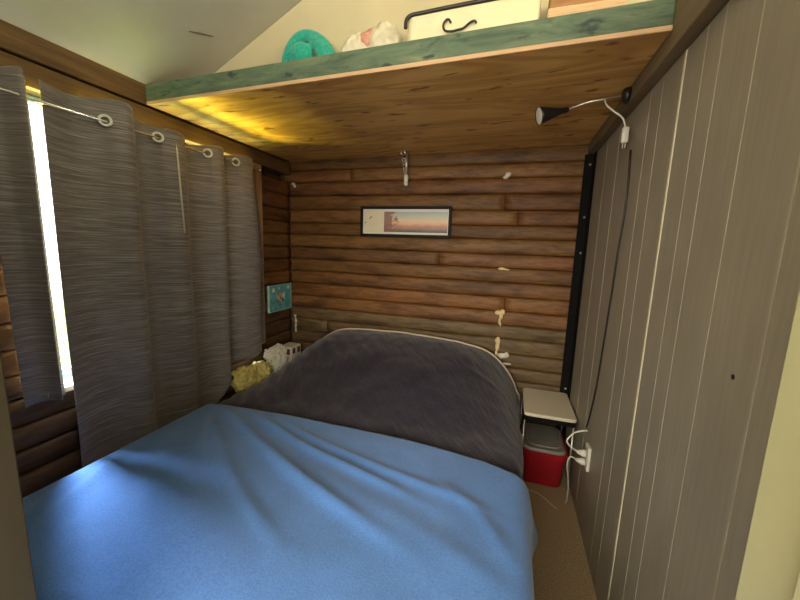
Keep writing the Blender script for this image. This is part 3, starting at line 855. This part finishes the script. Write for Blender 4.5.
obj('frame', bm, M['blacksteel'], t)
for x in (.164, .452):
    for y in (2.275, 2.665):
        obj('leg', tube(bmesh.new(), [(x, y, .425), (x, y, 0)], .006, 10), M['steel'], t, True)
settle(t)
tb = thing('storage_tub', 'red plastic storage tub with grey lid under the bedside table', 'tub', (.30, 2.41, 0))
def rounded_ring(cx, cy, hx, hy, r, n=6):
    o = []
    for sx, sy, a0 in ((1, 1, 0), (-1, 1, 90), (-1, -1, 180), (1, -1, 270)):
        for k in range(n + 1):
            a = math.radians(a0 + 90 * k / n); o.append((cx + sx * (hx - r) + r * math.cos(a), cy + sy * (hy - r) + r * math.sin(a)))
    return o
def loft(bm, levels):
    prev = None; first = None
    for (cx, cy, hx, hy, r, z) in levels:
        ring = [bm.verts.new((x, y, z)) for x, y in rounded_ring(cx, cy, hx, hy, r)]
        if prev:
            for k in range(len(ring)): bm.faces.new((prev[k], prev[(k + 1) % len(ring)], ring[(k + 1) % len(ring)], ring[k]))
        else: first = ring
        prev = ring
    bm.faces.new(first[::-1]); bm.faces.new(prev); return bm
tcx, tcy = .298, 2.415
obj('tub_body', loft(bmesh.new(), [(tcx, tcy, .112, .150, .035, 0), (tcx, tcy, .116, .154, .04, .006), (tcx, tcy, .128, .172, .045, .200), (tcx, tcy, .140, .185, .05, .203), (tcx, tcy, .143, .188, .05, .236), (tcx, tcy, .132, .178, .05, .238), (tcx, tcy, .130, .176, .05, .228)]), M['red'], tb, True)
obj('lid', loft(bmesh.new(), [(tcx, tcy, .129, .175, .05, .2295), (tcx, tcy, .129, .175, .05, .246), (tcx, tcy, .122, .168, .05, .256), (tcx, tcy, .100, .14, .05, .257), (tcx, tcy, .095, .135, .05, .264)]), M['lid'], tb, True)['label'] = 'grey lid'
settle(tb)
for o in tb.children:
    o.modifiers.new('split', 'EDGE_SPLIT').split_angle = math.radians(35)

s = thing('power_socket', 'white double wall socket low on the grey partition', 'socket', (XR, 1.965, .43))
obj('plate', boxbm(XR - .016, XR, 1.905, 1.975, .365, .495, .004), M['white'], s)
settle(s)
def plug(label, y, z, pts, m='white'):
    g = thing('power_plug', label, 'plug', (XR - .017, y, z), None)
    obj('plug_body', lathe(bmesh.new(), (XR - .0162, y, z), (-1, .15, 0), [(.019, 0), (.019, .016), (.013, .030), (.008, .045)], 14), M['white'], g, True)
    obj('cord', tube(bmesh.new(), spline(pts, 8), .0045, 8), M[m], g, True)
    settle(g)
plug('white plug in the upper socket outlet with its cord looping upward', 1.942, .445,
     [(XR - .055, 1.948, .445), (XR - .085, 1.98, .450), (XR - .105, 1.985, .478), (XR - .075, 1.99, .525), (XR - .030, 1.99, .548), (XR - .010, 2.0, .546)])
plug('white plug in the lower socket outlet with its cord dropping to the carpet', 1.942, .398,
     [(XR - .055, 1.948, .398), (XR - .080, 1.98, .390), (XR - .088, 2.0, .33), (XR - .06, 2.06, .18), (XR - .05, 2.10, .05), (XR - .05, 2.13, .006)])
# dark cable from the lamp plug down to the socket
bm = tube(bmesh.new(), spline([(XR - .007, 1.86, 1.95), (XR - .006, 1.835, 1.73), (XR - .007, 1.858, 1.514), (XR - .006, 1.885, 1.278), (XR - .007, 1.908, 1.05), (XR - .006, 1.944, .829), (XR - .007, 2.0, .627), (XR - .007, 2.045, .545)], 8), .0042, 8)
tag(obj('power_cable', bm, M['black'], None, True), 'long dark cable running down the grey partition to the socket', 'cable')
bm = tube(bmesh.new(), spline([(.155, 2.19, .005), (.20, 2.178, .005), (.26, 2.17, .005), (.31, 2.13, .005), (.345, 2.085, .005), (.372, 2.06, .005)], 8), .0045, 8)
tag(obj('floor_cable', bm, M['cordcream'], None, True), 'thin cream cord lying on the brown carpet by the red tub', 'cable')

# ------------------------------------------------------------------ reading lamp on the beam
L = thing('reading_lamp', 'black cone reading lamp on a gooseneck fixed to the beam at right', 'lamp', (.43, 1.94, 2.17))
base = Vector((.431, 1.835, 2.168))
obj('base', lathe(bmesh.new(), base + Vector((0, 0, 0)), (-1, 0, 0), [(.031, 0), (.031, .014), (.026, .024), (.010, .030)], 20), M['black'], L, True)
neck = spline([base + Vector((-.022, 0, .002)), (.36, 1.89, 2.182), (.29, 1.915, 2.182), (.235, 1.925, 2.170), (.200, 1.925, 2.158)], 8)
obj('gooseneck', tube(bmesh.new(), neck, .0052, 8), M['steel'], L, True)
ax = Vector((-.135, -.045, -.036)).normalized(); sp = Vector((.205, 1.925, 2.160))
obj('shade', lathe(bmesh.new(), sp, ax, [(.010, 0), (.013, .004), (.014, .035), (.022, .065), (.036, .125), (.040, .142), (.0385, .1425), (.020, .085), (.012, .06)], 24), M['black'], L, True)
obj('bulb', lathe(bmesh.new(), sp, ax, [(.0095, .062), (.030, .125), (.0375, .1395), (.034, .1405)], 24), M['white'], L, True)['label'] = 'white lamp face'
cord = spline([(.350, 1.895, 2.180), (.358, 1.89, 2.155), (.385, 1.88, 2.125), (.425, 1.875, 2.09), (.440, 1.875, 2.05)], 8)
obj('cord', tube(bmesh.new(), cord, .0038, 8), M['white'], L, True)
pg = obj('plug', boxbm(.428, .456, 1.864, 1.886, 1.985, 2.052, .006), M['white'], L, True)
obj('prong', tube(bmesh.new(), [(.438, 1.875, 1.985), (.438, 1.875, 1.962)], .003, 6), M['steel'], pg)
obj('prong', tube(bmesh.new(), [(.448, 1.875, 1.985), (.448, 1.875, 1.962)], .003, 6), M['steel'], pg)
settle(L)

# ------------------------------------------------------------------ light
def area(name, loc, target, sx, sy, power, col):
    l = bpy.data.lights.new(name, 'AREA'); l.shape = 'RECTANGLE'; l.size = sx; l.size_y = sy; l.energy = power; l.color = col
    o = bpy.data.objects.new(name, l); COL.objects.link(o); o.location = loc
    o.rotation_euler = (Vector(target) - Vector(loc)).to_track_quat('-Z', 'Y').to_euler(); return o
area('daylight_window', (-3.6, 1.40, 4.0), (-1.6, .93, .9), 1.3, 1.7, 3600, (0.74, 0.87, 1.0))
area('lawn_bounce', (-4.6, 2.0, 1.05), (-1.75, 2.0, 2.05), 2.2, 1.0, 1700, (1.0, 0.87, 0.09))
area('neighbour_window', (1.9, .2, 2.75), (-.4, 1.5, 2.6), 1.0, .7, 50, (1.0, .90, .58))
area('hall_window', (-.25, -2.2, 1.8), (-.4, 1.4, 1.1), 3.0, 1.6, 225, (1.0, .925, .78))
W = bpy.data.worlds.new('sky'); SC.world = W; W.use_nodes = True
nt = W.node_tree; bg = nt.nodes['Background']; bg.inputs['Color'].default_value = (.93, .97, 1, 1); bg.inputs['Strength'].default_value = 5.0

# ------------------------------------------------------------------ camera
cam = bpy.data.cameras.new('camera'); co = bpy.data.objects.new('camera', cam); COL.objects.link(co)
cam.sensor_fit = 'HORIZONTAL'; cam.sensor_width = 36; cam.lens = 351.875 / 800 * 36; cam.clip_start = .02
pit, yaw, rol = -.153059, -.298839, .0331858
fwd = Vector((math.sin(yaw) * math.cos(pit), math.cos(yaw) * math.cos(pit), math.sin(pit)))
rgt = Vector((math.cos(yaw), -math.sin(yaw), 0)); up = rgt.cross(fwd)
r2 = rgt * math.cos(rol) + up * math.sin(rol); u2 = -rgt * math.sin(rol) + up * math.cos(rol)
mw = Matrix((r2, u2, -fwd)).transposed().to_4x4(); mw.translation = Vector((0, 0, 1.5)); co.matrix_world = mw
SC.camera = co
SC.view_settings.view_transform = 'Standard'; SC.view_settings.look = 'None'; SC.view_settings.gamma = 1.0
SC.view_settings.use_curve_mapping = False; SC.view_settings.exposure = 0.0
